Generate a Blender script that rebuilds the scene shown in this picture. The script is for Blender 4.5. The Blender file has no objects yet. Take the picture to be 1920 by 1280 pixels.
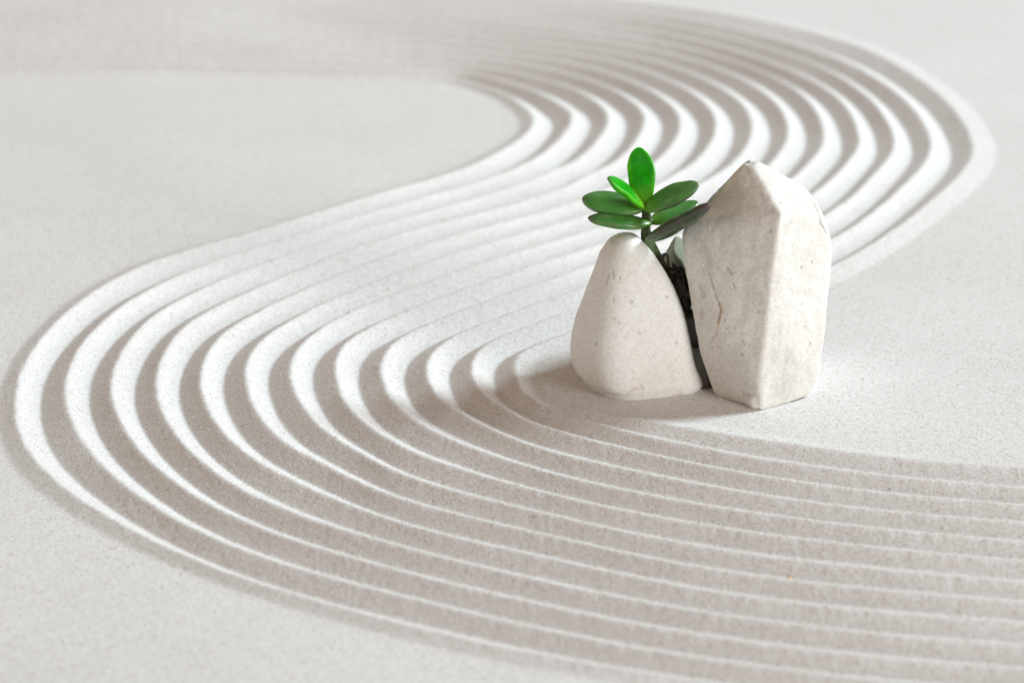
import bpy, bmesh, math, random
import numpy as np
from mathutils import Vector, noise

rng = np.random.default_rng(7)
random.seed(7)
scene = bpy.context.scene
COL = scene.collection

# ------------------------------------------------------------------ camera
FPX = 5600.0                       # focal length in pixels of a 1920 px wide frame
PITCH = math.radians(20.0)
CAM_H = 0.280                      # metres above the sand
cam_d = bpy.data.cameras.new('camera')
cam = bpy.data.objects.new('camera', cam_d)
COL.objects.link(cam)
cam.location = (0, 0, CAM_H)
cam.rotation_euler = (math.radians(90) - PITCH, 0, 0)
cam_d.sensor_width = 36.0
cam_d.lens = FPX / 1920.0 * 36.0
cam_d.clip_start = 0.01
cam_d.clip_end = 50
cam_d.dof.use_dof = True
cam_d.dof.focus_distance = 0.765
cam_d.dof.aperture_fstop = 16.0
scene.camera = cam

# ------------------------------------------------------------------ light
world = bpy.data.worlds.new('World')
scene.world = world
world.use_nodes = True
bg = world.node_tree.nodes['Background']
bg.inputs[0].default_value = (1.0, 0.765, 0.60, 1)
bg.inputs[1].default_value = 0.29


def area(name, az, el, dist, size, power, color):
    d = bpy.data.lights.new(name, 'AREA')
    d.shape = 'DISK'
    d.size = size
    d.energy = power
    d.color = color
    o = bpy.data.objects.new(name, d)
    COL.objects.link(o)
    a, e = math.radians(az), math.radians(el)
    tgt = Vector((0.0, 0.80, 0.0))
    v = Vector((math.cos(a) * math.cos(e), math.sin(a) * math.cos(e), math.sin(e)))
    o.location = tgt + v * dist
    o.rotation_euler = v.to_track_quat('Z', 'Y').to_euler()
    return o


area('key_lamp', 21, 37, 5.0, 1.35, 284, (0.80, 0.93, 1.0))
area('front_lamp', -43, 10, 3.0, 1.2, 48, (0.98, 0.985, 1.0))
area('left_fill', 190, 22, 3.2, 1.6, 8, (1.0, 0.84, 0.72))  # weak fill, added to lift the left-facing slopes and the wedge stone's left face

scene.view_settings.view_transform = 'Standard'
scene.view_settings.look = 'None'
scene.view_settings.exposure = 0.13
scene.view_settings.gamma = 1.0
scene.view_settings.use_curve_mapping = False
scene.render.engine = 'CYCLES'
scene.cycles.use_denoising = True
scene.cycles.max_bounces = 8

# ------------------------------------------------------------------ pixel -> place helpers (used only to read positions off the photograph)
CP, SP = math.cos(PITCH), math.sin(PITCH)


def ray(u, v):
    a = (u - 960.0) / FPX
    b = (v - 640.0) / FPX
    return a, CP - b * SP, -SP - b * CP


def ground(u, v, z=0.0):
    dx, dy, dz = ray(u, v)
    t = (z - CAM_H) / dz
    return Vector((dx * t, dy * t, z))


def at_depth(u, v, Y):
    dx, dy, dz = ray(u, v)
    t = Y / dy
    return Vector((dx * t, Y, CAM_H + dz * t))


# ------------------------------------------------------------------ materials
def new_mat(name):
    m = bpy.data.materials.new(name)
    m.use_nodes = True
    nt = m.node_tree
    b = nt.nodes['Principled BSDF']
    return m, nt, b


def N(nt, kind, **kw):
    n = nt.nodes.new(kind)
    for k, v in kw.items():
        setattr(n, k, v)
    return n


def ramp(nt, stops):
    r = N(nt, 'ShaderNodeValToRGB')
    els = r.color_ramp.elements
    while len(els) < len(stops):
        els.new(0.5)
    for e, (p, c) in zip(els, stops):
        e.position = p
        e.color = (*c, 1)
    return r


def mix(nt, mode, fac, a, b):
    m = N(nt, 'ShaderNodeMix', data_type='RGBA', blend_type=mode)
    for sock, val in ((m.inputs[0], fac), (m.inputs[6], a), (m.inputs[7], b)):
        if isinstance(val, (int, float)):
            sock.default_value = val
        elif isinstance(val, tuple):
            sock.default_value = (*val, 1)
        else:
            nt.links.new(val, sock)
    return m.outputs[2]


def sand_material():
    m, nt, b = new_mat('fine_white_sand')
    L = nt.links.new
    tc = N(nt, 'ShaderNodeTexCoord')
    # individual grains
    vo = N(nt, 'ShaderNodeTexVoronoi'); vo.inputs['Scale'].default_value = 1900
    L(tc.outputs['Object'], vo.inputs['Vector'])
    sep = N(nt, 'ShaderNodeSeparateColor'); L(vo.outputs['Color'], sep.inputs[0])
    r1 = ramp(nt, [(0.0, (0.62, 0.595, 0.57)), (0.25, (0.685, 0.67, 0.653)), (0.75, (0.72, 0.708, 0.695)), (1.0, (0.77, 0.76, 0.75))])
    L(sep.outputs[0], r1.inputs[0])
    # coloured grains: a few tan, fewer dark
    r2 = ramp(nt, [(0.0, (1, 1, 1)), (0.972, (1, 1, 1)), (0.975, (0.86, 0.79, 0.72)), (1.0, (0.78, 0.66, 0.56))])
    r2.color_ramp.interpolation = 'CONSTANT'
    L(sep.outputs[1], r2.inputs[0])
    c = mix(nt, 'MULTIPLY', 1.0, r1.outputs[0], r2.outputs[0])
    # broad mineral tone drift
    n = N(nt, 'ShaderNodeTexNoise'); n.inputs['Scale'].default_value = 26; n.inputs['Detail'].default_value = 4
    L(tc.outputs['Object'], n.inputs['Vector'])
    r3 = ramp(nt, [(0.3, (0.975, 0.97, 0.965)), (0.7, (1.0, 1.0, 1.0))]); L(n.outputs[0], r3.inputs[0])
    c = mix(nt, 'MULTIPLY', 1.0, c, r3.outputs[0])
    L(c, b.inputs['Base Color'])
    b.inputs['Roughness'].default_value = 0.9
    b.inputs['Specular IOR Level'].default_value = 0.15
    n2 = N(nt, 'ShaderNodeTexNoise'); n2.inputs['Scale'].default_value = 1500; n2.inputs['Detail'].default_value = 2
    L(tc.outputs['Object'], n2.inputs['Vector'])
    bp = N(nt, 'ShaderNodeBump'); bp.inputs['Strength'].default_value = 0.3; bp.inputs['Distance'].default_value = 0.0003
    L(n2.outputs[0], bp.inputs['Height'])
    L(bp.outputs[0], b.inputs['Normal'])
    return m


def stone_material(name, pale, warm, stain, stain_amt, bump, grit=0.5):
    m, nt, b = new_mat(name)
    L = nt.links.new
    tc = N(nt, 'ShaderNodeTexCoord')

    def noise_n(scale, detail=4, rough=0.55):
        n = N(nt, 'ShaderNodeTexNoise')
        n.inputs['Scale'].default_value = scale
        n.inputs['Detail'].default_value = detail
        n.inputs['Roughness'].default_value = rough
        L(tc.outputs['Object'], n.inputs['Vector'])
        return n
    n1 = noise_n(55, 5)
    r1 = ramp(nt, [(0.35, pale), (0.68, warm)]); L(n1.outputs[0], r1.inputs[0])
    n2 = noise_n(38, 6, 0.65)
    r2 = ramp(nt, [(0.58, (0, 0, 0)), (0.75, (stain_amt,) * 3)]); L(n2.outputs[0], r2.inputs[0])
    c = mix(nt, 'MIX', r2.outputs[0], r1.outputs[0], stain)
    # fine mottling
    n3 = noise_n(900, 3, 0.7)
    r3 = ramp(nt, [(0.35, (0.90, 0.885, 0.87)), (0.62, (1.0, 1.0, 1.0))]); L(n3.outputs[0], r3.inputs[0])
    c = mix(nt, 'MULTIPLY', 1.0, c, r3.outputs[0])
    n4 = noise_n(2600, 2, 0.6)
    r4 = ramp(nt, [(0.36, (0.86, 0.84, 0.82)), (0.56, (1.0, 1.0, 1.0))]); L(n4.outputs[0], r4.inputs[0])
    c = mix(nt, 'MULTIPLY', grit, c, r4.outputs[0])
    # sparse dark specks / pits
    vo = N(nt, 'ShaderNodeTexVoronoi'); vo.inputs['Scale'].default_value = 330
    L(tc.outputs['Object'], vo.inputs['Vector'])
    sep = N(nt, 'ShaderNodeSeparateColor'); L(vo.outputs['Color'], sep.inputs[0])
    gate = N(nt, 'ShaderNodeMath', operation='GREATER_THAN'); gate.inputs[1].default_value = 0.86
    L(sep.outputs[0], gate.inputs[0])
    near = N(nt, 'ShaderNodeMapRange'); near.inputs[1].default_value = 0.10; near.inputs[2].default_value = 0.24
    near.inputs[3].default_value = 1.0; near.inputs[4].default_value = 0.0
    L(vo.outputs['Distance'], near.inputs[0])
    pit = N(nt, 'ShaderNodeMath', operation='MULTIPLY'); L(gate.outputs[0], pit.inputs[0]); L(near.outputs[0], pit.inputs[1])
    pc = N(nt, 'ShaderNodeMath', operation='MULTIPLY'); pc.inputs[1].default_value = 0.45; L(pit.outputs[0], pc.inputs[0])
    c = mix(nt, 'MIX', pc.outputs[0], c, (0.33, 0.27, 0.22))
    # marks stored on the mesh (cracks, ochre veins, stains)
    at = N(nt, 'ShaderNodeAttribute', attribute_name='mark')
    sm = N(nt, 'ShaderNodeSeparateColor'); L(at.outputs['Color'], sm.inputs[0])
    c = mix(nt, 'MIX', sm.outputs[0], c, (0.52, 0.36, 0.20))
    c = mix(nt, 'MIX', sm.outputs[1], c, (0.27, 0.23, 0.20))
    L(c, b.inputs['Base Color'])
    b.inputs['Roughness'].default_value = 0.78
    b.inputs['Specular IOR Level'].default_value = 0.25
    h1 = N(nt, 'ShaderNodeMath', operation='MULTIPLY_ADD')
    h1.inputs[1].default_value = -1.6
    L(pit.outputs[0], h1.inputs[0]); L(n3.outputs[0], h1.inputs[2])
    bp = N(nt, 'ShaderNodeBump'); bp.inputs['Strength'].default_value = bump; bp.inputs['Distance'].default_value = 0.0003
    L(h1.outputs[0], bp.inputs['Height'])
    L(bp.outputs[0], b.inputs['Normal'])
    return m


def leaf_material(name, green, light, tip, sss, spec=0.6, bloom=0.2):
    m, nt, b = new_mat(name)
    L = nt.links.new
    tc = N(nt, 'ShaderNodeTexCoord')
    at = N(nt, 'ShaderNodeAttribute', attribute_name='leafmap')   # R margin, G tip, B base
    s = N(nt, 'ShaderNodeSeparateColor'); L(at.outputs['Color'], s.inputs[0])
    n = N(nt, 'ShaderNodeTexNoise'); n.inputs['Scale'].default_value = 420; n.inputs['Detail'].default_value = 5
    L(tc.outputs['Object'], n.inputs['Vector'])
    r = ramp(nt, [(0.3, tuple(g * 0.72 for g in green)), (0.7, green)]); L(n.outputs[0], r.inputs[0])
    c = mix(nt, 'MIX', s.outputs[2], r.outputs[0], light)
    mr = ramp(nt, [(0.36, (0.15,) * 3), (0.60, (1.0,) * 3)]); L(n.outputs[0], mr.inputs[0])
    mm_ = N(nt, 'ShaderNodeMath', operation='MULTIPLY'); L(s.outputs[0], mm_.inputs[0]); L(mr.outputs[0], mm_.inputs[1])
    c = mix(nt, 'MIX', mm_.outputs[0], c, tip)
    c = mix(nt, 'MIX', s.outputs[1], c, (0.10, 0.055, 0.07))
    # pale waxy pores
    vo = N(nt, 'ShaderNodeTexVoronoi'); vo.inputs['Scale'].default_value = 2600
    L(tc.outputs['Object'], vo.inputs['Vector'])
    pr = ramp(nt, [(0.0, (0.08, 0.08, 0.08)), (0.28, (0, 0, 0))]); L(vo.outputs['Distance'], pr.inputs[0])
    c = mix(nt, 'MIX', pr.outputs[0], c, (0.45, 0.55, 0.40))
    # powdery bloom and scars in patches
    nb = N(nt, 'ShaderNodeTexNoise'); nb.inputs['Scale'].default_value = 160; nb.inputs['Detail'].default_value = 6; nb.inputs['Roughness'].default_value = 0.7
    L(tc.outputs['Object'], nb.inputs['Vector'])
    rb = ramp(nt, [(0.46, (0, 0, 0)), (0.72, (bloom,) * 3)]); L(nb.outputs[0], rb.inputs[0])
    c = mix(nt, 'MIX', rb.outputs[0], c, (0.42, 0.52, 0.44))
    L(c, b.inputs['Base Color'])
    rr = ramp(nt, [(0.35, (0.24,) * 3), (0.7, (0.48,) * 3)]); L(nb.outputs[0], rr.inputs[0])
    L(rr.outputs[0], b.inputs['Roughness'])
    b.inputs['Specular IOR Level'].default_value = spec
    b.inputs['Subsurface Weight'].default_value = sss
    b.inputs['Subsurface Radius'].default_value = (0.35, 1.0, 0.12)
    b.inputs['Subsurface Scale'].default_value = 0.0022
    b.inputs['Coat Weight'].default_value = 0.06
    b.inputs['Coat Roughness'].default_value = 0.25
    bp = N(nt, 'ShaderNodeBump'); bp.inputs['Strength'].default_value = 0.25; bp.inputs['Distance'].default_value = 0.0002
    L(n.outputs[0], bp.inputs['Height']); L(bp.outputs[0], b.inputs['Normal'])
    return m


def fibre_material(name, c0, c1, scale):
    m, nt, b = new_mat(name)
    tc = N(nt, 'ShaderNodeTexCoord')
    n = N(nt, 'ShaderNodeTexNoise'); n.inputs['Scale'].default_value = scale; n.inputs['Detail'].default_value = 4
    nt.links.new(tc.outputs['Object'], n.inputs['Vector'])
    r = ramp(nt, [(0.35, c0), (0.68, c1)]); nt.links.new(n.outputs[0], r.inputs[0])
    nt.links.new(r.outputs[0], b.inputs['Base Color'])
    b.inputs['Roughness'].default_value = 0.6
    bp = N(nt, 'ShaderNodeBump'); bp.inputs['Strength'].default_value = 0.5; bp.inputs['Distance'].default_value = 0.0003
    nt.links.new(n.outputs[0], bp.inputs['Height']); nt.links.new(bp.outputs[0], b.inputs['Normal'])
    return m


def grain_material():
    m, nt, b = new_mat('loose_grain')
    at = N(nt, 'ShaderNodeAttribute', attribute_name='tint')
    tc = N(nt, 'ShaderNodeTexCoord')
    n = N(nt, 'ShaderNodeTexNoise'); n.inputs['Scale'].default_value = 2500
    nt.links.new(tc.outputs['Object'], n.inputs['Vector'])
    r = ramp(nt, [(0.3, (0.9, 0.9, 0.9)), (0.7, (1, 1, 1))]); nt.links.new(n.outputs[0], r.inputs[0])
    nt.links.new(mix(nt, 'MULTIPLY', 1.0, at.outputs['Color'], r.outputs[0]), b.inputs['Base Color'])
    b.inputs['Roughness'].default_value = 0.45
    b.inputs['Specular IOR Level'].default_value = 0.4
    return m


M_SAND = sand_material()
M_GRAIN = grain_material()

# ------------------------------------------------------------------ mesh helpers


def mesh_np(name, verts, faces, smooth=True):
    verts = np.asarray(verts, np.float32)
    faces = np.asarray(faces, np.int32)
    n = faces.shape[1]
    me = bpy.data.meshes.new(name)
    me.vertices.add(len(verts))
    me.vertices.foreach_set('co', verts.ravel())
    me.loops.add(faces.size)
    me.loops.foreach_set('vertex_index', faces.ravel())
    me.polygons.add(len(faces))
    me.polygons.foreach_set('loop_start', np.arange(0, faces.size, n, dtype=np.int32))
    me.polygons.foreach_set('use_smooth', np.full(len(faces), smooth))
    me.update(calc_edges=True)
    return me


def link(name, me, mat, parent=None):
    o = bpy.data.objects.new(name, me)
    me.materials.append(mat)
    COL.objects.link(o)
    if parent:
        o.parent = parent
        o.matrix_parent_inverse = parent.matrix_world.inverted()
    return o


def tag(o, label=None, cat=None, group=None, kind=None):
    if label: o['label'] = label
    if cat: o['category'] = cat
    if group: o['group'] = group
    if kind: o['kind'] = kind
    return o


def set_color(me, name, rgb):
    a = me.color_attributes.new(name, 'FLOAT_COLOR', 'POINT')
    c = np.ones((len(me.vertices), 4), np.float32)
    c[:, :3] = rgb
    a.data.foreach_set('color', c.ravel())


def grid_faces(nu, nv, closed):
    f = []
    j = np.arange(nv if closed else nv - 1)
    i = np.arange(nu - 1)
    I, J = np.meshgrid(i, j, indexing='ij')
    J2 = (J + 1) % nv
    return np.stack([I * nv + J, I * nv + J2, (I + 1) * nv + J2, (I + 1) * nv + J], -1).reshape(-1, 4)


# ------------------------------------------------------------------ raked sand: thirteen ridges running in an S
A = 0.0033                          # valley to crest
CREST_Z = A * 0.5
# positions of the thirteen crests (0 = outer line of the front bend ... 12 = line next to the stones) on cuts along the S
ST = [
    [(2300, 1362 + 24 - 0), None, None, None, None, None, None, None, None, None, None, None, (2300, 892)],
    [(1870, v) for v in (1336, 1291, 1247, 1206, 1164, 1125, 1087.5, 1049, 1013, 976, 941, 910.5, 872)],
    [(1600, v) for v in (1312, 1267, 1224, 1183, 1141, 1102, 1062, 1023.5, 986.7, 951.7, 916, 883.6, 847.5)],
    [(1300, v) for v in (1274, 1229, 1186.6, 1144, 1101, 1060, 1021, 979.4, 943, 906, 867, 836, 800.6)],
    [(1000, v) for v in (1222.5, 1173.5, 1127.5, 1083.5, 1038.5, 996, 955, 915, 874, 832.5)] + [(1005, 793), (1025, 760), (1110, 762)],
    [(700, 1153.5), (700, 1101), (700, 1053.5), (705, 1008), (715, 965), (730, 924), (755, 886), (790, 851), (828, 814), (887, 784), (945, 765), (998, 742), (1080, 747)],
    [(400, 1062), (430, 1020), (450, 969), (500, 941), (560, 901), (640, 883), (690, 853), (740, 829), (798, 798), (865, 771), (930, 757), (988, 736), (1066, 738)],
    [(150, 939), (230, 903), (310, 890), (385, 871), (465, 852), (545, 838), (625, 816), (690, 799), (765, 777), (840, 757), (914, 746), (978, 728), (1054, 728)],
    [(27, 760), (124, 745), (209, 740), (293, 738), (378, 735), (464, 730), (550, 727), (633, 722), (719, 716), (803, 710), (886, 702), (968, 690), (1042, 695)],
    [(87, 618), (165, 630), (245, 631), (325, 633), (402, 640), (483, 641), (562, 648), (642, 645), (728, 652), (815, 656), (898, 657), (980, 660), (1055, 668)],
    [(250, 503), (300, 532), (350, 550), (400, 574), (495, 574), (570, 583), (650, 584), (708, 605), (790, 612), (870, 620), (945, 629), (1010, 645), (1090, 652)],
    [(450, 440), (500, 459), (550, 472), (600, 489), (650, 508), (700, 527), (750, 545), (800, 566), (870, 580), (950, 590), (1000, 608), (1050, 630), (1120, 644)],
    [(650, 380), (700, 397), (750, 411), (800, 425), (850, 443), (900, 460), (950, 478), (1000, 496), (1050, 517), (1100, 534), (1150, 553), (1200, 575), (1250, 598)],
    [(870, 312), (950, 320), (1000, 331), (1050, 353), (1100, 368), (1150, 383), (1200, 398), (1250, 413), (1300, 429), (1345, 446), (1400, 468), (1455, 490), (1510, 517)],
    [(920, 290), (975, 309), (1045, 312), (1105, 323), (1170, 334), (1240, 340), (1310, 346), (1375, 355), (1440, 364), (1495, 382), (1550, 404), (1605, 420), (1650, 446)],
    [(975, 258), (1010, 291), (1085, 294), (1160, 295), (1236, 296), (1308, 297), (1380, 299), (1450, 300), (1522, 301), (1593, 303), (1655, 310), (1722, 320), (1800, 330)],
    [(1000, 228), (1073, 227), (1139.5, 232), (1209, 232), (1276.6, 236), (1343, 240), (1411, 245), (1479.5, 249), (1546, 252), (1611.6, 254), (1677, 257), (1743, 258), (1821, 255)],
    [(988, 204), (1050, 194), (1118, 189), (1185, 189), (1250, 191), (1318, 189), (1385, 187), (1450, 187), (1515, 187), (1578, 188), (1637, 190), (1692, 184), (1761, 175)],
    [(950, 177), (1000, 168), (1065, 160), (1130, 158), (1190, 156), (1250, 149), (1305, 143), (1365, 137), (1430, 134), (1490, 138), (1530, 120), (1570, 113), (1610, 87)],
    [(880, 152), (900, 138), (960, 133), (1020, 126), (1080, 118), (1130, 110), (1180, 102), (1220, 92), (1250, 80), (1270, 66), (1285, 51), (1300, 38), (1315, 17)],
    [(780, 142), (790, 128), (800, 114), (810, 99), (820, 85), (830, 71), (840, 57), (850, 45), (860, 32), (870, 19), (880, 6), (890, -7), (900, -20)],
    [(300, v) for v in (133, 117.5, 103, 88.5, 75, 61, 47.5, 34.5, 21.5, 9, -3.5, -15.5, -27.5)],
    [(-200, v) for v in (130, 114.5, 100, 85.5, 72, 58, 44.5, 31.5, 18.5, 6, -6.5, -18.5, -30.5)],
    [(-700, v) for v in (127, 111.5, 97, 82.5, 69, 55, 41.5, 28.5, 15.5, 3, -9.5, -21.5, -33.5)],
]
ST[0] = [(2300, v + 26) for _, v in ST[1]]
# how far the ridge next to the stones is smoothed away at each cut
FADE = [0, 0, 0, 0.15, 0.7, 1, 1, 1, 1, 1, 1, 0.9, 0.5, 0.1] + [0] * 10

P0 = np.array([[tuple(ground(u, v, CREST_Z))[:2] for u, v in row] for row in ST])      # stations x 13 x 2
# parameter along the S: mean chord length
mid = P0.mean(1)
S = np.concatenate([[0], np.cumsum(np.linalg.norm(np.diff(mid, axis=0), axis=1))])


def cubic(x, y, xq):
    """natural cubic spline, y may have trailing dims"""
    n = len(x)
    h = np.diff(x)
    M = np.zeros((n, n)); R = np.zeros((n,) + y.shape[1:])
    M[0, 0] = M[-1, -1] = 1
    for i in range(1, n - 1):
        M[i, i - 1] = h[i - 1]; M[i, i] = 2 * (h[i - 1] + h[i]); M[i, i + 1] = h[i]
        R[i] = 6 * ((y[i + 1] - y[i]) / h[i] - (y[i] - y[i - 1]) / h[i - 1])
    m = np.linalg.solve(M, R.reshape(n, -1)).reshape(R.shape)
    i = np.clip(np.searchsorted(x, xq) - 1, 0, n - 2)
    sh = (-1,) + (1,) * (y.ndim - 1)
    t = (xq - x[i]).reshape(sh); hh = h[i].reshape(sh); u = hh - t
    return (m[i] * u ** 3 + m[i + 1] * t ** 3) / (6 * hh) + (y[i] / hh - m[i] * hh / 6) * u + (y[i + 1] / hh - m[i + 1] * hh / 6) * t


NS = 6000
sq = np.linspace(S[0], S[-1], NS)
C = cubic(S, P0, sq)                                            # NS x 13 x 2
# smooth along the path and a little across the lines
ker = np.exp(-0.5 * (np.arange(-90, 91) / 32.0) ** 2); ker /= ker.sum()
pad = np.concatenate([np.repeat(C[:1], 90, 0), C, np.repeat(C[-1:], 90, 0)])
C = np.apply_along_axis(lambda a: np.convolve(a, ker, 'valid'), 0, pad)
D2 = np.zeros_like(C); D2[:, 1:-1] = C[:, 2:] - 2 * C[:, 1:-1] + C[:, :-2]
C = C + 0.16 * D2
# extend past the outer crests
ext = np.concatenate([(2 * C[:, :1] - C[:, 1:2]), C, (2 * C[:, -1:] - C[:, -2:-1])], 1)   # index k+1
kq = np.arange(-0.6, 12.6001, 1 / 34.0)
K = np.moveaxis(cubic(np.arange(-1, 14).astype(float), np.moveaxis(ext, 1, 0), kq), 0, 1)  # NS x nk x 2
fade = np.interp(sq, S, FADE)[:, None]
wob = np.array([[noise.noise((s * 14, k * 0.9, 3.1)) for k in np.arange(-1, 14)] for s in sq[::20]])
wobf = np.stack([np.interp(sq, sq[::20], wob[:, i]) for i in range(15)], 1)
kk = np.broadcast_to(kq[None, :], (NS, len(kq)))
# share of the spacing taken by the left-hand slope of a ridge, at each cut
FD = np.interp(sq, S, [0.38, 0.38, 0.39, 0.41, 0.44, 0.48, 0.50, 0.51, 0.52, 0.51, 0.48, 0.46, 0.44, 0.44, 0.46, 0.50, 0.52, 0.51, 0.49, 0.46, 0.45, 0.45, 0.45, 0.45])[:, None]
kq2 = np.broadcast_to(kq[None, :], (NS, len(kq)))
near = np.clip(np.where(kq2 - np.floor(kq2) > 1 - FD, np.ceil(kq2), np.floor(kq2)), 0, 12).astype(int)
wc = rng.normal(0, 1, (NS + 40, 13)); wl = rng.normal(0, 1, (NS + 160, 13))
k1 = np.exp(-0.5 * (np.arange(-20, 21) / 4.0) ** 2); k1 /= np.sqrt((k1 ** 2).sum())
k2 = np.exp(-0.5 * (np.arange(-80, 81) / 22.0) ** 2); k2 /= np.sqrt((k2 ** 2).sum())
wc = np.apply_along_axis(lambda a: np.convolve(a, k1, 'valid'), 0, wc)
wl = np.apply_along_axis(lambda a: np.convolve(a, k2, 'valid'), 0, wl)
dk = kq2 - near
dk = dk + np.exp(-(dk / 0.16) ** 2) * (0.007 * np.take_along_axis(wc, near, 1) + 0.006 * np.take_along_axis(wl, near, 1))
t = np.abs(dk)
tt = np.where(dk < 0, t / FD, t / (1 - FD))          # 0 at the crest, 1 in the valley
tt = np.sqrt(tt * tt + 0.07 ** 2) - 0.07
prof = A * (0.5 - 1.05 * tt)
outer = (kq2 < 0) | (kq2 > 12)
prof = np.where(kq2 > 12, A * (0.5 - 0.92 * t), np.where(kq2 < 0, A * (0.5 - 1.45 * t), prof))
prof_o = 0.5 * (prof + np.sqrt(prof ** 2 + (0.00025) ** 2)) * np.clip((0.6 - t) / 0.12, 0, 1)
prof = np.where(outer, prof_o, prof)
amp = 1.0 + 0.09 * np.take_along_axis(wobf, near + 1, 1) + 0.006 * np.take_along_axis(wl, near, 1)
sm = np.clip((kq - 10.75) / 1.0, 0, 1); sm = sm * sm * (3 - 2 * sm)
amp = amp * (1 - fade * sm[None, :])
Hs = prof * amp

CELL = 0.0005
X0, X1, Y0, Y1 = -0.36, 0.36, 0.44, 1.36
nx, ny = int((X1 - X0) / CELL), int((Y1 - Y0) / CELL)
ix = ((K[..., 0] - X0) / CELL).astype(int).ravel()
iy = ((K[..., 1] - Y0) / CELL).astype(int).ravel()
ok = (ix >= 0) & (ix < nx) & (iy >= 0) & (iy < ny)
idx = iy[ok] * nx + ix[ok]
cnt = np.bincount(idx, minlength=nx * ny).reshape(ny, nx).astype(float)
hs = np.bincount(idx, weights=Hs.ravel()[ok], minlength=nx * ny).reshape(ny, nx)


def box(a):
    p = np.pad(a, 1, mode='edge')
    return sum(p[1 + dy:1 + dy + a.shape[0], 1 + dx:1 + dx + a.shape[1]] for dy in (-1, 0, 1) for dx in (-1, 0, 1))


H = np.where(cnt > 0, hs / np.maximum(cnt, 1), 0.0)
filled = cnt > 0
for _ in range(5):
    c9 = box(filled.astype(float)); h9 = box(H * filled)
    new = (~filled) & (c9 >= 4)
    H = np.where(new, h9 / np.maximum(c9, 1), H)
    filled = filled | new
p = np.pad(H, 1, mode='edge')
H = 0.72 * H + 0.07 * (p[:-2, 1:-1] + p[2:, 1:-1] + p[1:-1, :-2] + p[1:-1, 2:])
# die out towards the border of the raked field
ex = np.clip((0.36 - np.abs(X0 + CELL * (np.arange(nx) + 0.5))) / 0.05, 0, 1)
ey = np.clip((Y1 - (Y0 + CELL * (np.arange(ny) + 0.5))) / 0.05, 0, 1)
H *= ex[None, :] * ey[:, None]


def bilinear(F, x, y):
    fx = np.clip((x - X0) / CELL - 0.5, 0, nx - 1.001); fy = np.clip((y - Y0) / CELL - 0.5, 0, ny - 1.001)
    i = fx.astype(int); j = fy.astype(int); a = fx - i; b = fy - j
    inside = (x > X0) & (x < X1) & (y > Y0) & (y < Y1)
    r = F[j, i] * (1 - a) * (1 - b) + F[j, i + 1] * a * (1 - b) + F[j + 1, i] * (1 - a) * b + F[j + 1, i + 1] * a * b
    return np.where(inside, r, 0.0)


# sheet: fine where it is near, coarse towards its far edges
ys = [0.50]
while ys[-1] < 1.26:
    ys.append(ys[-1] + 0.00042 * (ys[-1] / 0.6) ** 1.1)
ys = np.array(ys)
lo = 0.50 - np.cumsum(0.0006 * 1.12 ** np.arange(1, 52))
lo = lo[lo > -1.5][::-1]
hi = ys[-1] + np.cumsum(0.001 * 1.12 ** np.arange(1, 52)); hi = hi[hi < 4.5]
ys = np.concatenate([lo, ys, hi])
xi = np.linspace(-1, 1, 760)
st = 2.0 / 759
side = 1 + np.cumsum(st * 1.03 ** np.arange(1, 60)); s2 = side[-1] + np.cumsum(st * 6 * 1.15 ** np.arange(1, 30))
side = np.concatenate([side, s2])
xi = np.concatenate([-side[::-1], xi, side])
half = 0.132 + 0.168 * (np.clip(ys, 0.5, 1.3) - 0.55)
XX = xi[None, :] * half[:, None]
YY = np.repeat(ys[:, None], len(xi), 1)
ZZ = bilinear(H, XX, YY)
# grain relief and the soft unevenness of smoothed sand
fine = (np.abs(XX) < half[:, None] * 1.6) & (YY > 0.49) & (YY < 1.27)
g = rng.normal(0, 1, XX.shape)
g2 = box(box(rng.normal(0, 1, XX.shape))) / 9.0
ZZ += fine * (0.000015 * g + 0.0000015 * g2)
low = np.zeros_like(ZZ)
for fx, fy, ph, a in ((31, 17, 0.3, 0.00022), (-19, 43, 1.7, 0.00018), (61, 37, 4.1, 0.00009), (53, -71, 2.2, 0.00008), (113, 91, 5.0, 0.00004)):
    low += a * np.sin(XX * fx + YY * fy + ph + 0.9 * np.sin(YY * fx * 0.7 + ph))
ZZ += low
foot_tall = [tuple(ground(u, v))[:2] for u, v in ((1414, 768), (1342, 742), (1338, 690), (1508, 672), (1519, 746), (1414, 768))]
foot_round = [tuple(ground(u, v))[:2] for u, v in ((1150, 749), (1225, 751), (1312, 742), (1318, 705), (1270, 668), (1130, 668), (1085, 700), (1100, 730), (1150, 749))]
near_st = (np.abs(XX - 0.052) < 0.05) & (np.abs(YY - 0.80) < 0.07)
xs_, ys_ = XX[near_st], YY[near_st]
bank = np.zeros(len(xs_))
for poly in (foot_tall, foot_round):
    d_ = np.full(len(xs_), 1e9)
    for (x0, y0), (x1, y1) in zip(poly[:-1], poly[1:]):
        dx, dy = x1 - x0, y1 - y0
        q_ = np.clip(((xs_ - x0) * dx + (ys_ - y0) * dy) / (dx * dx + dy * dy), 0, 1)
        d_ = np.minimum(d_, np.hypot(xs_ - x0 - q_ * dx, ys_ - y0 - q_ * dy))
    wv = 0.55 + 0.45 * np.sin(xs_ * 900 + 1.3 * np.sin(ys_ * 700)) * np.sin(ys_ * 620 + 2.0)
    bank = np.maximum(bank, 0.00035 * wv * np.exp(-d_ / 0.0009))
ZZ[near_st] += bank
verts = np.stack([XX, YY, ZZ], -1).reshape(-1, 3)
sand = link('sand_ground', mesh_np('sand_ground', verts, grid_faces(len(ys), len(xi), False)), M_SAND)
tag(sand, 'pale fine sand raked into thirteen parallel ridges curving in an S', kind='structure')


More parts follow.
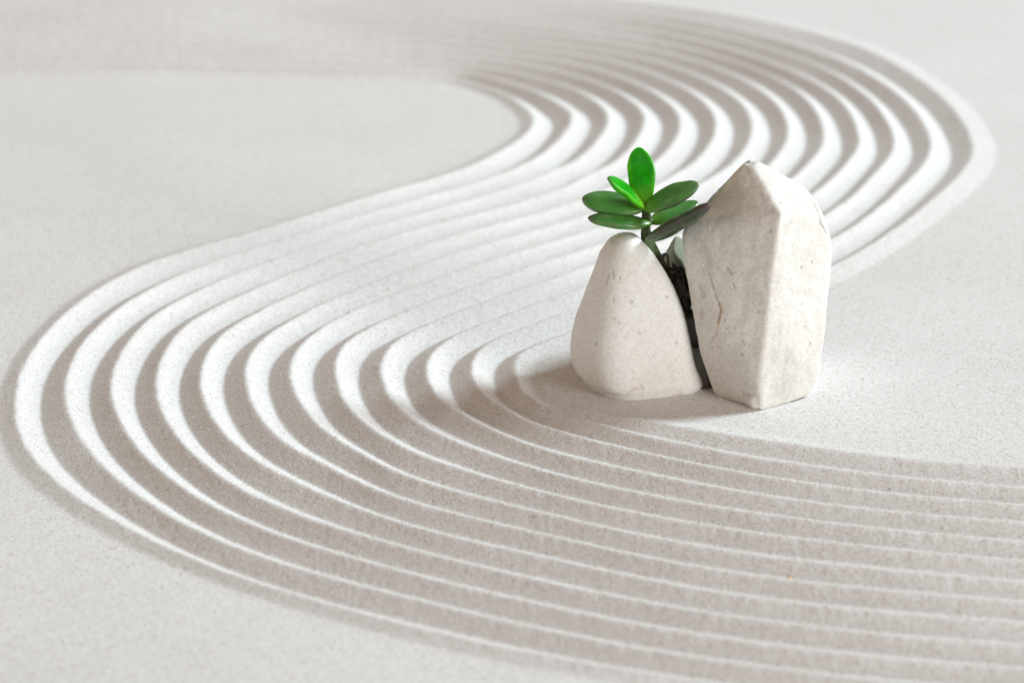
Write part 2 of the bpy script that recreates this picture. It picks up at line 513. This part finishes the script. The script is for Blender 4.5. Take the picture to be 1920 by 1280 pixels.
def sand_z(x, y):
    x = np.asarray(x, float); y = np.asarray(y, float)
    z = bilinear(H, x, y)
    for fx, fy, ph, a in ((31, 17, 0.3, 0.00022), (-19, 43, 1.7, 0.00018), (61, 37, 4.1, 0.00009), (53, -71, 2.2, 0.00008), (113, 91, 5.0, 0.00004)):
        z = z + a * np.sin(x * fx + y * fy + ph + 0.9 * np.sin(y * fx * 0.7 + ph))
    return z


# ------------------------------------------------------------------ stones
M_LEFT = stone_material('cream_stone', (0.88, 0.885, 0.86), (0.84, 0.83, 0.79), (0.74, 0.69, 0.62), 0.35, 0.2, 0.7)
M_RIGHT = stone_material('grey_cream_stone', (0.80, 0.79, 0.755), (0.71, 0.685, 0.635), (0.46, 0.44, 0.40), 0.55, 0.2, 1.0)
M_BACK = stone_material('pale_green_stone', (0.30, 0.33, 0.25), (0.25, 0.28, 0.20), (0.20, 0.22, 0.17), 0.6, 0.4)
M_DARK = stone_material('dark_grey_stone', (0.17, 0.175, 0.165), (0.13, 0.13, 0.12), (0.10, 0.10, 0.095), 0.6, 0.5)


def fbm(p, sc, oct_=4):
    return noise.fractal(Vector(p) * sc, 0.7, 2.1, oct_)


def hull_planes(pts):
    bm = bmesh.new()
    for p_ in pts:
        bm.verts.new(p_)
    bmesh.ops.convex_hull(bm, input=bm.verts[:])
    bmesh.ops.recalc_face_normals(bm, faces=bm.faces[:])
    c = Vector(np.mean([tuple(v.co) for v in bm.verts], axis=0))
    out = []
    for f in bm.faces:
        n = f.normal.copy(); d = n.dot(f.verts[0].co - c)
        if d < 0:
            n, d = -n, -d
        if f.calc_area() > 1e-9:
            out.append((n, d))
    bm.free()
    # merge nearly equal planes so that rounding stays even
    keep = []
    for n, d in sorted(out, key=lambda q: q[1]):
        if all(n.dot(m) < 0.992 for m, _ in keep):
            keep.append((n, d))
    return c, keep


def hull_stone(pts, power, nu, nv, warp=0.0):
    c, planes = hull_planes(pts)
    Np = np.array([tuple(n) for n, _ in planes]); Dp = np.array([d for _, d in planes])
    th = np.linspace(0.002, math.pi - 0.002, nu)[:, None]
    ph = np.linspace(0, 2 * math.pi, nv, endpoint=False)[None, :]
    d = np.stack([np.sin(th) * np.cos(ph), np.sin(th) * np.sin(ph), np.cos(th) * np.ones_like(ph)], -1).reshape(-1, 3)
    if warp:
        wv_ = np.array([tuple(noise.noise_vector(Vector(x) * 5.0) * 0.009 + noise.noise_vector(Vector(x) * 15.0) * 0.0025 + noise.noise_vector(Vector(x) * 40.0) * 0.0006) for x in d])
        dq = d + wv_ * warp
    else:
        dq = d
    q = np.maximum(dq @ Np.T, 0) / Dp
    mx = q.max(1)
    r = 1.0 / (mx * (((q / mx[:, None]) ** power).sum(1)) ** (1 / power))
    return np.array(c) + d * r[:, None], nu, nv


def grid_normals(V, nu, nv):
    G = V.reshape(nu, nv, 3)
    dv = np.roll(G, -1, 1) - np.roll(G, 1, 1)
    du = np.empty_like(G); du[1:-1] = G[2:] - G[:-2]; du[0] = G[1] - G[0]; du[-1] = G[-1] - G[-2]
    n = np.cross(du, dv)
    n /= np.maximum(np.linalg.norm(n, axis=-1, keepdims=True), 1e-12)
    return n.reshape(-1, 3)


def seg_dist(U, W, poly):
    best = np.full(len(U), 1e9)
    for (x0, y0), (x1, y1) in zip(poly[:-1], poly[1:]):
        dx, dy = x1 - x0, y1 - y0
        tt_ = np.clip(((U - x0) * dx + (W - y0) * dy) / (dx * dx + dy * dy), 0, 1)
        best = np.minimum(best, np.hypot(U - x0 - tt_ * dx, W - y0 - tt_ * dy))
    return best


def photo_xy(V):
    """where a stone's surface points are in the photograph: used to read its cracks and chips off it"""
    x, y, z = V[:, 0], V[:, 1], V[:, 2] - CAM_H
    f = y * CP - z * SP
    b = -(y * SP + z * CP)
    return 960 + FPX * x / f, 640 + FPX * b / f


def finish_stone(name, V, nu, nv, mat, amp_, sc, marks=(), bumps=(), flat_z=-0.0012):
    n = grid_normals(V, nu, nv)
    if np.mean(np.sum(n * (V - V.mean(0)), 1)) < 0:
        n = -n
    disp = np.array([amp_ * fbm(p_, sc, 3) + amp_ * 0.12 * fbm((p_[0] + 3, p_[1], p_[2]), sc * 7, 3) for p_ in V])
    U, W = photo_xy(V)
    front = n[:, 1] < 0.25
    mk = np.zeros((len(V), 3))
    for poly, width, depth, ch, strength in marks:
        d = seg_dist(U, W, poly)
        jag = np.array([noise.noise(Vector(p_) * 900) for p_ in V]) * width * 0.35
        w = np.clip(1 - (d + jag) / width, 0, 1) * front
        disp -= 0.6 * depth * w
        if ch is not None:
            mk[:, ch] = np.maximum(mk[:, ch], np.clip(w * 1.8, 0, 1) * strength * 0.75)
    for (bu, bv, br, bh) in bumps:
        d = np.hypot(U - bu, W - bv)
        disp += bh * np.clip(1 - (d / br) ** 2, 0, 1) ** 2 * front
    V = V + n * disp[:, None]
    V[:, 2] = np.maximum(V[:, 2], flat_z)
    f = grid_faces(nu, nv, True)
    top = np.arange(nv); bot = (nu - 1) * nv + np.arange(nv)
    V = np.vstack([V, V[top].mean(0), V[bot].mean(0)])
    mk = np.vstack([mk, np.zeros((2, 3))])
    a, b_ = len(V) - 2, len(V) - 1
    j = np.arange(nv); j2 = (j + 1) % nv
    # caps as degenerate-free quads: pair up the ring edges
    k = np.arange(0, nv, 2)
    f = np.vstack([f,
                   np.stack([np.full(len(k), a), (k + 2) % nv, (k + 1) % nv, k], 1),
                   np.stack([np.full(len(k), b_), (nu - 1) * nv + k, (nu - 1) * nv + (k + 1) % nv, (nu - 1) * nv + (k + 2) % nv], 1)])
    base = Vector((float(V[:, 0].mean()), float(V[:, 1].mean()), 0))
    me = mesh_np(name, V - np.array(base), f)
    set_color(me, 'mark', mk)
    me.flip_normals() if False else None
    bm = bmesh.new(); bm.from_mesh(me); bmesh.ops.recalc_face_normals(bm, faces=bm.faces[:]); bm.to_mesh(me); bm.free()
    o = link(name, me, mat)
    o.location = base
    return o


# tall angular stone: corner points read off the photograph, with depths in mm behind its front edge
YN = ground(1412, 767).y


def rp(u, v, mm):
    return at_depth(u, v, YN + mm * 0.001)


pts = [ground(1414, 767), ground(1342, 742), ground(1519, 746),
       ground(1335, 700) + Vector((0.002, 0.012, 0)), ground(1508, 690) + Vector((0, 0.006, 0)),
       rp(1411, 735, -0.4), rp(1429, 620, 0.4), rp(1445, 534, 1.2), rp(1455, 455, 2.4), rp(1460, 396, 4.8),
       rp(1408, 293, 24), rp(1392, 306, 23), rp(1424, 298, 28), rp(1516, 350, 30), rp(1542, 388, 22), rp(1540, 400, 15),
       rp(1562, 457, 18), rp(1552, 560, 15), rp(1535, 640, 12),
       rp(1280, 428, 17), rp(1279, 470, 15), rp(1312, 590, 11.5), rp(1317, 680, 10.5),
       rp(1284, 428, 33), rp(1300, 600, 30), rp(1400, 296, 27), rp(1510, 362, 38), rp(1555, 470, 38), rp(1535, 640, 32)]
V, nu, nv = hull_stone(pts, 46, 300, 420, 1.0)
crack = [(1328, 508), (1334, 530), (1341, 552), (1346, 566), (1350, 582), (1347, 600)]
ochre = [(1348, 566), (1352, 580), (1350, 594), (1347, 606)]
crack2 = [(1347, 606), (1346, 622), (1338, 634), (1334, 642)]
marks = [(crack, 2.2, 0.00022, 1, 0.55), (ochre, 3.2, 0.0003, 0, 0.95), (crack2, 2.0, 0.0002, 0, 0.55),
         ([(1526, 380), (1534, 400), (1540, 424), (1552, 440)], 4.0, 0.0005, 1, 0.35),
         ([(1484, 402), (1478, 420), (1470, 438)], 9, 0.0001, 1, 0.16),
         ([(1362, 504), (1370, 513)], 5, 0.0005, 1, 0.3), ([(1318, 468), (1326, 486), (1327, 494)], 13, 0.0002, 1, 0.32),
         ([(1352, 372), (1372, 362)], 24, 0.0000, 1, 0.13),
         ([(1372, 532), (1376, 538)], 3, 0.0004, 1, 0.3), ([(1311, 536), (1318, 556)], 6, 0.0004, 1, 0.25),
         ([(1315, 580), (1316, 596)], 5, 0.0004, 1, 0.3),
         ([(1393, 735), (1404, 742)], 4, 0.0004, 1, 0.3)]
for _ in range(60):
    pu, pv = random.uniform(1300, 1430), random.uniform(430, 745)
    marks.append(([(pu, pv), (pu + random.uniform(-2, 2), pv + random.uniform(1, 4))], random.uniform(1.5, 3.0), random.uniform(0.0001, 0.0003), 1, random.uniform(0.1, 0.3)))
tall = finish_stone('upright_stone', V, nu, nv, M_RIGHT, 0.00024, 75, marks, [(1408, 752, 13, 0.0011), (1414, 762, 9, 0.0008), (1335, 368, 62, -0.0010), (1406, 294, 20, -0.0011)])
tag(tall, 'tall angular cream stone with slanted top, its left side in shade', 'stone', 'stones standing on the raked sand')

# rounded wedge stone, lofted from its outline
YL = ground(1200, 752).y + 0.0150
left_o = [(437.5, 1168), (440, 1157), (450, 1141), (475, 1124), (509, 1112), (551, 1096), (593, 1081), (631, 1071), (661, 1069), (690, 1073), (707, 1080), (716, 1088)]
right_o = [(437.5, 1182), (441, 1194), (454, 1208), (475, 1226), (500, 1243), (526, 1259), (560, 1274), (593, 1285), (623, 1291), (652, 1297), (682, 1304), (700, 1312), (716, 1318)]
depth_o = [(437.5, 1.2), (441, 3.2), (454, 5.6), (475, 7.6), (500, 9.2), (560, 12.2), (620, 14.6), (680, 16.3), (705, 16.6), (716, 15.6)]
NL, NA = 190, 300
tv = np.linspace(0, 1, NL)
vv = 437.5 + (716 - 437.5) * (tv ** 1.25)


def interp(tab, q):
    a = np.array(tab)
    return np.interp(q, a[:, 0], a[:, 1])


def smooth1(a, n):
    for _ in range(n):
        b = a.copy(); b[1:-1] = 0.25 * a[:-2] + 0.5 * a[1:-1] + 0.25 * a[2:]; a = b
    return a


uL, uR, dp = (smooth1(interp(tb, vv), 14) for tb in (left_o, right_o, depth_o))


def section(tz):
    # corner points of the section; front-left edge softens towards the top
    pg = np.array([(-1.0, 0.15), (-0.86, -0.42), (-0.42, -1.0), (0.25, -0.84), (0.97, -0.60), (1.0, 0.0), (0.62, 0.95), (-0.62, 0.95)])
    rd = np.array([(math.cos(math.atan2(b, a)), math.sin(math.atan2(b, a))) for a, b in pg])
    pg = rd * (1 - tz) + pg * tz
    for _ in range(4):
        q = np.roll(pg, -1, 0)
        pg = np.stack([0.75 * pg + 0.25 * q, 0.25 * pg + 0.75 * q], 1).reshape(-1, 2)
    ang = np.unwrap(np.arctan2(pg[:, 1], pg[:, 0]))
    rad = np.hypot(pg[:, 0], pg[:, 1])
    phi = np.linspace(-math.pi, math.pi, NA, endpoint=False)
    o_ = np.argsort(np.mod(ang + math.pi, 2 * math.pi))
    aa = np.mod(ang + math.pi, 2 * math.pi)[o_] - math.pi
    rr = np.interp(phi, aa, rad[o_], period=2 * math.pi)
    x, y = rr * np.cos(phi), rr * np.sin(phi)
    x = (x - x.min()) / (x.max() - x.min()) * 2 - 1
    y = (y - y.min()) / (y.max() - y.min()) * 2 - 1
    return x, y


rows = []
for i in range(NL):
    a = at_depth(uL[i], vv[i], YL); b_ = at_depth(uR[i], vv[i], YL)
    x, y = section(min(1.0, tv[i] * 1.6))
    rows.append(np.stack([(a.x + b_.x) / 2 + x * (b_.x - a.x) / 2, YL + y * dp[i] * 0.001, np.full(NA, (a.z + b_.z) / 2)], 1))
rows = np.array(rows)
zmin = rows[-1, 0, 2]
rows[:, :, 2] -= (zmin - 0.0015) * tv[:, None] ** 4            # seat the foot on the sand
# underside turns in
under = []
for q, zz in ((0.985, 0.0006), (0.962, 0.0001), (0.925, -0.0004), (0.87, -0.0012)):
    c_ = rows[-1].mean(0)
    r_ = c_ + (rows[-1] - c_) * q
    r_[:, 2] = zz
    under.append(r_)
rows = np.concatenate([rows, np.array(under)])
marks = [([(1175, 738), (1188, 730), (1204, 728)], 3.2, 0.0004, 0, 0.5), ([(1202, 722), (1205, 728)], 3, 0.0004, 0, 0.6),
         ([(1262, 742), (1276, 740)], 3.2, 0.0004, 0, 0.45), ([(1194, 622), (1199, 625)], 3.2, 0.0005, 1, 0.4),
         ([(1175, 634), (1177, 622)], 2.2, 0.0003, 1, 0.3), ([(1148, 508), (1149, 520)], 3.5, 0.0004, 1, 0.3),
         ([(1141, 515), (1137, 530)], 4, 0.0004, 1, 0.2), ([(1160, 520), (1161, 523)], 3, 0.0004, 1, 0.3),
         ([(1147, 560), (1150, 566)], 4, 0.0004, 1, 0.25), ([(1145, 596), (1153, 598)], 3, 0.0004, 1, 0.3), ([(1168, 605), (1169, 607)], 2.5, 0.0003, 1, 0.3)]
for _ in range(70):
    pu, pv = random.uniform(1120, 1290), random.uniform(500, 745)
    marks.append(([(pu, pv), (pu + random.uniform(-1, 1), pv + random.uniform(0.5, 2))], random.uniform(1.2, 2.2), random.uniform(0.0001, 0.0002), 1, random.uniform(0.1, 0.35)))
wedge = finish_stone('rounded_stone', rows.reshape(-1, 3), len(rows), NA, M_LEFT, 0.00016, 60, marks)
tag(wedge, 'smooth cream wedge-shaped stone, rounded and narrow at the top', 'stone', 'stones standing on the raked sand')

# small stones wedged behind, seen through the gap
YB = YN + 0.037
b3 = [ground(1243, 700) + Vector((0, 0.012, 0)), ground(1305, 700) + Vector((0, 0.010, 0)), ground(1300, 690) + Vector((0, 0.026, 0)), ground(1246, 690) + Vector((0, 0.026, 0)),
      at_depth(1268, 436, YB), at_depth(1282, 450, YB + 0.004), at_depth(1236, 492, YB), at_depth(1240, 530, YB - 0.002), at_depth(1296, 500, YB), at_depth(1262, 470, YB - 0.006), at_depth(1290, 520, YB - 0.006), at_depth(1262, 460, YB + 0.01), at_depth(1295, 500, YB + 0.01), at_depth(1240, 520, YB + 0.01)]
V, nu, nv = hull_stone(b3, 22, 120, 160)
o = finish_stone('pebble', V, nu, nv, M_BACK, 0.0004, 120)
tag(o, 'pale greenish pointed stone seen through the gap between the two big stones', 'stone')
YD = YN + 0.016
b4 = [ground(1290, 733), ground(1332, 733), ground(1292, 720) + Vector((0, 0.006, 0)), ground(1330, 720) + Vector((0, 0.006, 0)),
      at_depth(1291, 652, YD), at_depth(1330, 648, YD), at_depth(1292, 645, YD + 0.009), at_depth(1330, 642, YD + 0.009), at_depth(1290, 700, YD), at_depth(1333, 700, YD)]
V, nu, nv = hull_stone(b4, 8, 80, 120)
o = finish_stone('pebble', V, nu, nv, M_DARK, 0.0008, 180)
tag(o, 'small dark grey stone at the foot of the gap between the two big stones', 'stone')
b5 = [at_depth(1280, 672, YD + 0.003), at_depth(1330, 672, YD + 0.003), at_depth(1288, 664, YD + 0.011), at_depth(1328, 662, YD + 0.011),
      at_depth(1282, 600, YD + 0.003), at_depth(1322, 596, YD + 0.003), at_depth(1284, 585, YD + 0.010), at_depth(1318, 578, YD + 0.009), at_depth(1300, 572, YD + 0.007)]
V, nu, nv = hull_stone(b5, 8, 80, 120)
o = finish_stone('pebble', V, nu, nv, M_DARK, 0.0008, 180)
tag(o, 'dark grey stone jammed in the gap under the brown plant roots', 'stone')

# ------------------------------------------------------------------ succulent
YP = YN + 0.0225                    # depth of the stem
plant = bpy.data.objects.new('succulent_plant', None)
plant.empty_display_size = 0.01
COL.objects.link(plant)
plant.location = at_depth(1262, 560, YP)
bpy.context.view_layer.update()
tag(plant, 'small green succulent with plump oval leaves growing between two stones', 'plant')
M_GREEN = leaf_material('leaf_green', (0.075, 0.29, 0.050), (0.17, 0.40, 0.03), (0.16, 0.055, 0.05), 0.25)
M_BRIGHT = leaf_material('leaf_bright_green', (0.012, 0.36, 0.002), (0.22, 0.52, 0.010), (0.13, 0.50, 0.006), 0.5, 0.2, 0.05)
M_DUSK = leaf_material('leaf_dark_green', (0.038, 0.062, 0.026), (0.09, 0.17, 0.035), (0.085, 0.03, 0.04), 0.15, 0.45, 0.10)
M_STEM = fibre_material('stem_green', (0.045, 0.085, 0.025), (0.12, 0.16, 0.06), 700)
M_ROOT = fibre_material('root_brown', (0.014, 0.008, 0.006), (0.05, 0.026, 0.018), 900)


def leaf(base, tip, up, width, thick, mat, bend=0.0, cup=0.0, tipdark=1.0, margin=1.0, blunt=0.95, mstart=0.93):
    """plump obovate leaf from base to tip; up = direction its upper face looks"""
    b0 = Vector(base); axis = Vector(tip) - b0; Ln = axis.length; ax = axis.normalized()
    upv = Vector(up); upv = (upv - ax * upv.dot(ax)).normalized()
    sd = ax.cross(upv).normalized()
    nl, na = 44, 36
    VV, colr = [], []
    for i in range(nl):
        s_ = i / (nl - 1)
        s_ = 0.5 - 0.5 * math.cos(math.pi * s_)
        # outline: narrow neck, widest past the middle, rounded end
        q_ = s_ ** blunt
        w = max(0.0, 1 - (2 * q_ - 1) ** 2) ** 0.56
        neck = 0.20 * max(0.0, 1 - s_ * 3.5)
        hw = width * 0.5 * max(min(w, 1.02), neck)
        ht = thick * 0.5 * max(0.02, w) ** 0.85
        ht = max(ht, neck * width * 0.5)
        if i in (0, nl - 1):
            hw, ht = hw * 0.05, ht * 0.05
        cz = bend * math.sin(math.pi * s_ * 0.5) ** 2
        for j in range(na):
            a = 2 * math.pi * j / na
            ca, sa = math.cos(a), math.sin(a)
            # lens section with a crisp margin
            x = hw * (abs(ca) ** 0.92) * (1 if ca >= 0 else -1)
            z = ht * sa * (abs(sa) ** 0.12) * (1.0 if sa < 0 else 0.72)
            z += cup * width * (ca * ca) * min(1.0, w)
            p_ = b0 + ax * (Ln * s_) + sd * x + upv * (z + cz)
            if 0 < i < nl - 1:
                nn = noise.noise_vector(p_ * 230)
                p_ = p_ + sd * (nn.x * 0.00045 * min(1, w)) + upv * (nn.y * 0.00036 * min(1, w))
            VV.append(p_)
            mg = max(0.0, (abs(ca) - mstart) / (1 - mstart)) * min(1.0, s_ * 3)
            td = max(0.0, (s_ - 0.86) / 0.14) ** 1.6
            colr.append((min(1, mg) * margin * 0.85, td * tipdark, max(0.0, 1 - s_ * 2.6)))
    me = mesh_np('leaf', np.array([tuple(v) for v in VV]), grid_faces(nl, na, True))
    set_color(me, 'leafmap', np.array(colr))
    bm = bmesh.new(); bm.from_mesh(me)
    bmesh.ops.remove_doubles(bm, verts=bm.verts[:], dist=1e-6)
    bmesh.ops.holes_fill(bm, edges=bm.edges[:], sides=na + 1)
    bmesh.ops.recalc_face_normals(bm, faces=bm.faces[:])
    for f in bm.faces: f.smooth = True
    bm.to_mesh(me); bm.free()
    return link('leaf', me, mat, plant)


def pd(u, v, mm=0.0):
    return at_depth(u, v, YP + mm * 0.001)


mmv = 0.001
# upright bright leaf, its face towards the viewer
leaf(pd(1209, 386, 0.3), pd(1197, 276, 3.0), (-0.08, -1, 0.18), 7.3 * mmv, 2.4 * mmv, M_BRIGHT, cup=0.05, tipdark=0.0, margin=1.0, blunt=1.15, mstart=0.55)
# small folded leaf towards the viewer
leaf(pd(1209, 388, -0.6), pd(1136, 337, -6.5), (0.52, -0.22, 0.80), 6.4 * mmv, 2.6 * mmv, M_BRIGHT, bend=0.6 * mmv, cup=0.12, tipdark=0.7, margin=0.8, blunt=0.9, mstart=0.6)
# upper pair
leaf(pd(1210, 391, 0.0), pd(1091, 374, 1.5), (-0.06, -0.52, 0.85), 7.6 * mmv, 4.4 * mmv, M_GREEN, bend=0.3 * mmv, tipdark=0.45, margin=0.6, blunt=1.15)
leaf(pd(1205, 391, -0.4), pd(1310, 345, -5.0), (-0.42, -0.45, 0.78), 7.4 * mmv, 3.9 * mmv, M_GREEN, tipdark=0.5, margin=0.9, blunt=1.0)
# lower pairs
leaf(pd(1221, 418, -0.8), pd(1102, 411, -4.5), (-0.02, -0.12, 0.98), 7.0 * mmv, 4.0 * mmv, M_GREEN, bend=0.3 * mmv, tipdark=1.0, margin=1.0, blunt=1.0)
leaf(pd(1216, 418, 1.0), pd(1309, 377, 7.0), (-0.30, -0.45, 0.83), 6.2 * mmv, 3.4 * mmv, M_GREEN, bend=-0.3 * mmv, tipdark=0.4, margin=0.6, blunt=1.1)
leaf(pd(1210, 452, -1.0), pd(1333, 386, -16), (-0.50, 0.42, 0.75), 8.2 * mmv, 4.6 * mmv, M_DUSK, bend=0.5 * mmv, tipdark=1.0, margin=1.0, blunt=1.05)


def tube(name, pts_, radii, mat, parent, n=10, sub=6):
    P = np.array([tuple(q) for q in pts_]); R_ = np.array(radii)
    k_ = np.arange(len(P)).astype(float)
    q = np.linspace(0, len(P) - 1, (len(P) - 1) * sub + 1)
    Pq = cubic(k_, P, q) if len(P) > 2 else np.stack([np.interp(q, k_, P[:, i]) for i in range(3)], 1)
    Rq = np.interp(q, k_, R_)
    VV = []
    ref = Vector((0.31, 0.87, 0.2)).normalized()
    for i in range(len(q)):
        tdir = Vector(Pq[min(i + 1, len(q) - 1)] - Pq[max(i - 1, 0)]).normalized()
        s1 = tdir.cross(ref).normalized(); s2_ = tdir.cross(s1)
        for j in range(n):
            a = 2 * math.pi * j / n
            VV.append(tuple(Vector(Pq[i]) + (s1 * math.cos(a) + s2_ * math.sin(a)) * Rq[i]))
    me = mesh_np(name, np.array(VV), grid_faces(len(q), n, True))
    bm = bmesh.new(); bm.from_mesh(me)
    bmesh.ops.holes_fill(bm, edges=bm.edges[:], sides=n + 1)
    bmesh.ops.recalc_face_normals(bm, faces=bm.faces[:])
    for f in bm.faces: f.smooth = True
    bm.to_mesh(me); bm.free()
    return link(name, me, mat, parent)


tube('stem', [pd(1206, 382, 0), pd(1211, 396, 0), pd(1212, 412, 0), pd(1211, 428, 0), pd(1213, 446, 0), pd(1222, 468, 0.3), pd(1236, 492, 0.8), pd(1250, 520, 1.2), pd(1264, 552, 1.5)],
     [0.0009, 0.0011, 0.00135, 0.0012, 0.00155, 0.0017, 0.0016, 0.0014, 0.0009], M_STEM, plant, 18, 8)
# leaf joints on the stem
for (u, v, r_) in ((1211, 391, 0.0014), (1214, 415, 0.0017), (1213, 446, 0.00175)):
    tube('stem_joint', [pd(u - 2, v - 5, 0), pd(u, v, 0), pd(u + 1, v + 5, 0)], [r_ * 0.55, r_, r_ * 0.6], M_STEM, plant, 14, 5)
# soil held by the roots
nu_, nv_ = 40, 48
cs = pd(1276, 538, 0.0)
SV = []
for i in range(nu_):
    th_ = math.pi * i / (nu_ - 1)
    for j in range(nv_):
        ph_ = 2 * math.pi * j / nv_
        d_ = Vector((math.sin(th_) * math.cos(ph_), math.sin(th_) * math.sin(ph_), math.cos(th_)))
        k_ = 1 + 0.30 * noise.noise(d_ * 3.1) + 0.22 * noise.noise(d_ * 9.0) + 0.10 * noise.noise(d_ * 22.0)
        p_ = Vector((d_.x * 0.0026, d_.y * 0.0036, d_.z * 0.0054)) * k_
        p_.x -= p_.z * 0.34
        SV.append(tuple(cs + p_))
me = mesh_np('soil', np.array(SV), grid_faces(nu_, nv_, True))
link('soil', me, fibre_material('dark_soil', (0.012, 0.008, 0.006), (0.055, 0.034, 0.024), 1400), plant)
# roots
tube('root', [pd(1243, 500, -1.5), pd(1243, 482, -3.0), pd(1247, 477, -3.4), pd(1252, 483, -3.2), pd(1253, 500, -2.4), pd(1256, 514, -1.5)], [0.0004, 0.00045, 0.00045, 0.00045, 0.0004, 0.0003], M_ROOT, plant, 8, 5)
for i in range(64):
    u0, v0 = random.uniform(1240, 1278), random.uniform(500, 525)
    P_ = [pd(u0, v0, random.uniform(-3, 3))]
    u, v = u0, v0
    if i < 26:       # tangled at the top
        for _ in range(5):
            u += random.uniform(-14, 17); v += random.uniform(-8, 12)
            u = min(max(u, 1242 + (v - 500) * 0.45), 1296); v = min(max(v, 500), 565)
            P_.append(pd(u, v, random.uniform(-4.0, 4)))
    else:            # hanging down the gap
        vend = random.uniform(550, 608)
        for q in range(1, 6):
            v = v0 + (vend - v0) * q / 5
            u = 1262 + (v - 505) * 0.32 + random.uniform(-10, 14)
            P_.append(pd(u, v, random.uniform(-3, 4)))
    r0 = random.uniform(0.00006, 0.00016)
    tube('root', P_, [r0 * 1.2] + [r0] * 4 + [r0 * 0.5], M_ROOT, plant, 6, 4)

# ------------------------------------------------------------------ loose grains lying on the sand
OCT = np.array([(1, 0, 0), (-1, 0, 0), (0, 1, 0), (0, -1, 0), (0, 0, 1), (0, 0, -1)], float)
OF = np.array([(0, 2, 4), (2, 1, 4), (1, 3, 4), (3, 0, 4), (2, 0, 5), (1, 2, 5), (3, 1, 5), (0, 3, 5)])


def grains(name, n, rlo, rhi, colour_fn, label, vlo=380, vhi=1300):
    u = rng.uniform(-60, 1980, n); v = rng.uniform(vlo, vhi, n)
    g_ = np.array([tuple(ground(a, b)) for a, b in zip(u, v)])
    x, y = g_[:, 0], g_[:, 1]
    z = sand_z(x, y)
    r = rng.uniform(rlo, rhi, n)
    sc = rng.uniform(0.65, 1.25, (n, 6, 3))
    ang = rng.uniform(0, 6.28, n); ca, sa = np.cos(ang), np.sin(ang)
    o_ = OCT[None] * sc * r[:, None, None]
    ox = o_[..., 0] * ca[:, None] - o_[..., 1] * sa[:, None]
    oy = o_[..., 0] * sa[:, None] + o_[..., 1] * ca[:, None]
    VV = np.stack([x[:, None] + ox, y[:, None] + oy, (z + r * 0.25)[:, None] + o_[..., 2]], -1).reshape(-1, 3)
    FF = (OF[None] + 6 * np.arange(n)[:, None, None]).reshape(-1, 3)
    me = mesh_np(name, VV, FF, smooth=False)
    set_color(me, 'tint', np.repeat(colour_fn(n), 6, 0))
    o = link(name, me, M_GRAIN)
    tag(o, label, 'sand', kind='stuff')
    return o


def pale(n):
    t_ = rng.uniform(0, 1, (n, 1))
    c0, c1 = np.array([0.66, 0.635, 0.61]), np.array([0.86, 0.84, 0.82])
    c = c0 + (c1 - c0) * t_
    tan = rng.uniform(0, 1, n) < 0.03
    c[tan] = (0.62, 0.48, 0.36)
    return c


def dark(n):
    t_ = rng.uniform(0, 1, (n, 1))
    c = np.array([0.10, 0.085, 0.08]) + t_ * np.array([0.12, 0.08, 0.06])
    o_ = rng.uniform(0, 1, n) < 0.2
    c[o_] = (0.42, 0.22, 0.09)
    return c


grains('loose_sand_grains', 60000, 0.00008, 0.00017, pale, 'pale loose sand grains scattered over the ridges')
grains('dark_mineral_grains', 1500, 0.00009, 0.00017, dark, 'tiny dark mineral grains scattered through the pale sand')


def big_grain(u, v, r, col, label):
    g_ = ground(u, v)
    z = float(sand_z([g_.x], [g_.y])[0])
    bm = bmesh.new(); bmesh.ops.create_icosphere(bm, subdivisions=2, radius=r)
    for w in bm.verts:
        w.co *= 1 + 0.35 * noise.noise(w.co * 2500 + Vector((u, v, 0)))
        w.co.z *= 0.75
    me = bpy.data.meshes.new('sand_grain'); bm.to_mesh(me); bm.free()
    set_color(me, 'tint', col)
    o = link('sand_grain', me, M_GRAIN); o.location = (g_.x, g_.y, z + r * 0.4)
    tag(o, label, 'grain')


big_grain(1480, 1087, 0.00050, (0.78, 0.40, 0.12), 'single orange grain lying on a ridge in front of the tall stone')
big_grain(728, 540, 0.00032, (0.75, 0.52, 0.32), 'single tan grain on a bright slope behind the front bend')
big_grain(1668, 912, 0.00020, (0.09, 0.07, 0.06), 'single dark brown grain on a ridge beside the smooth sand')
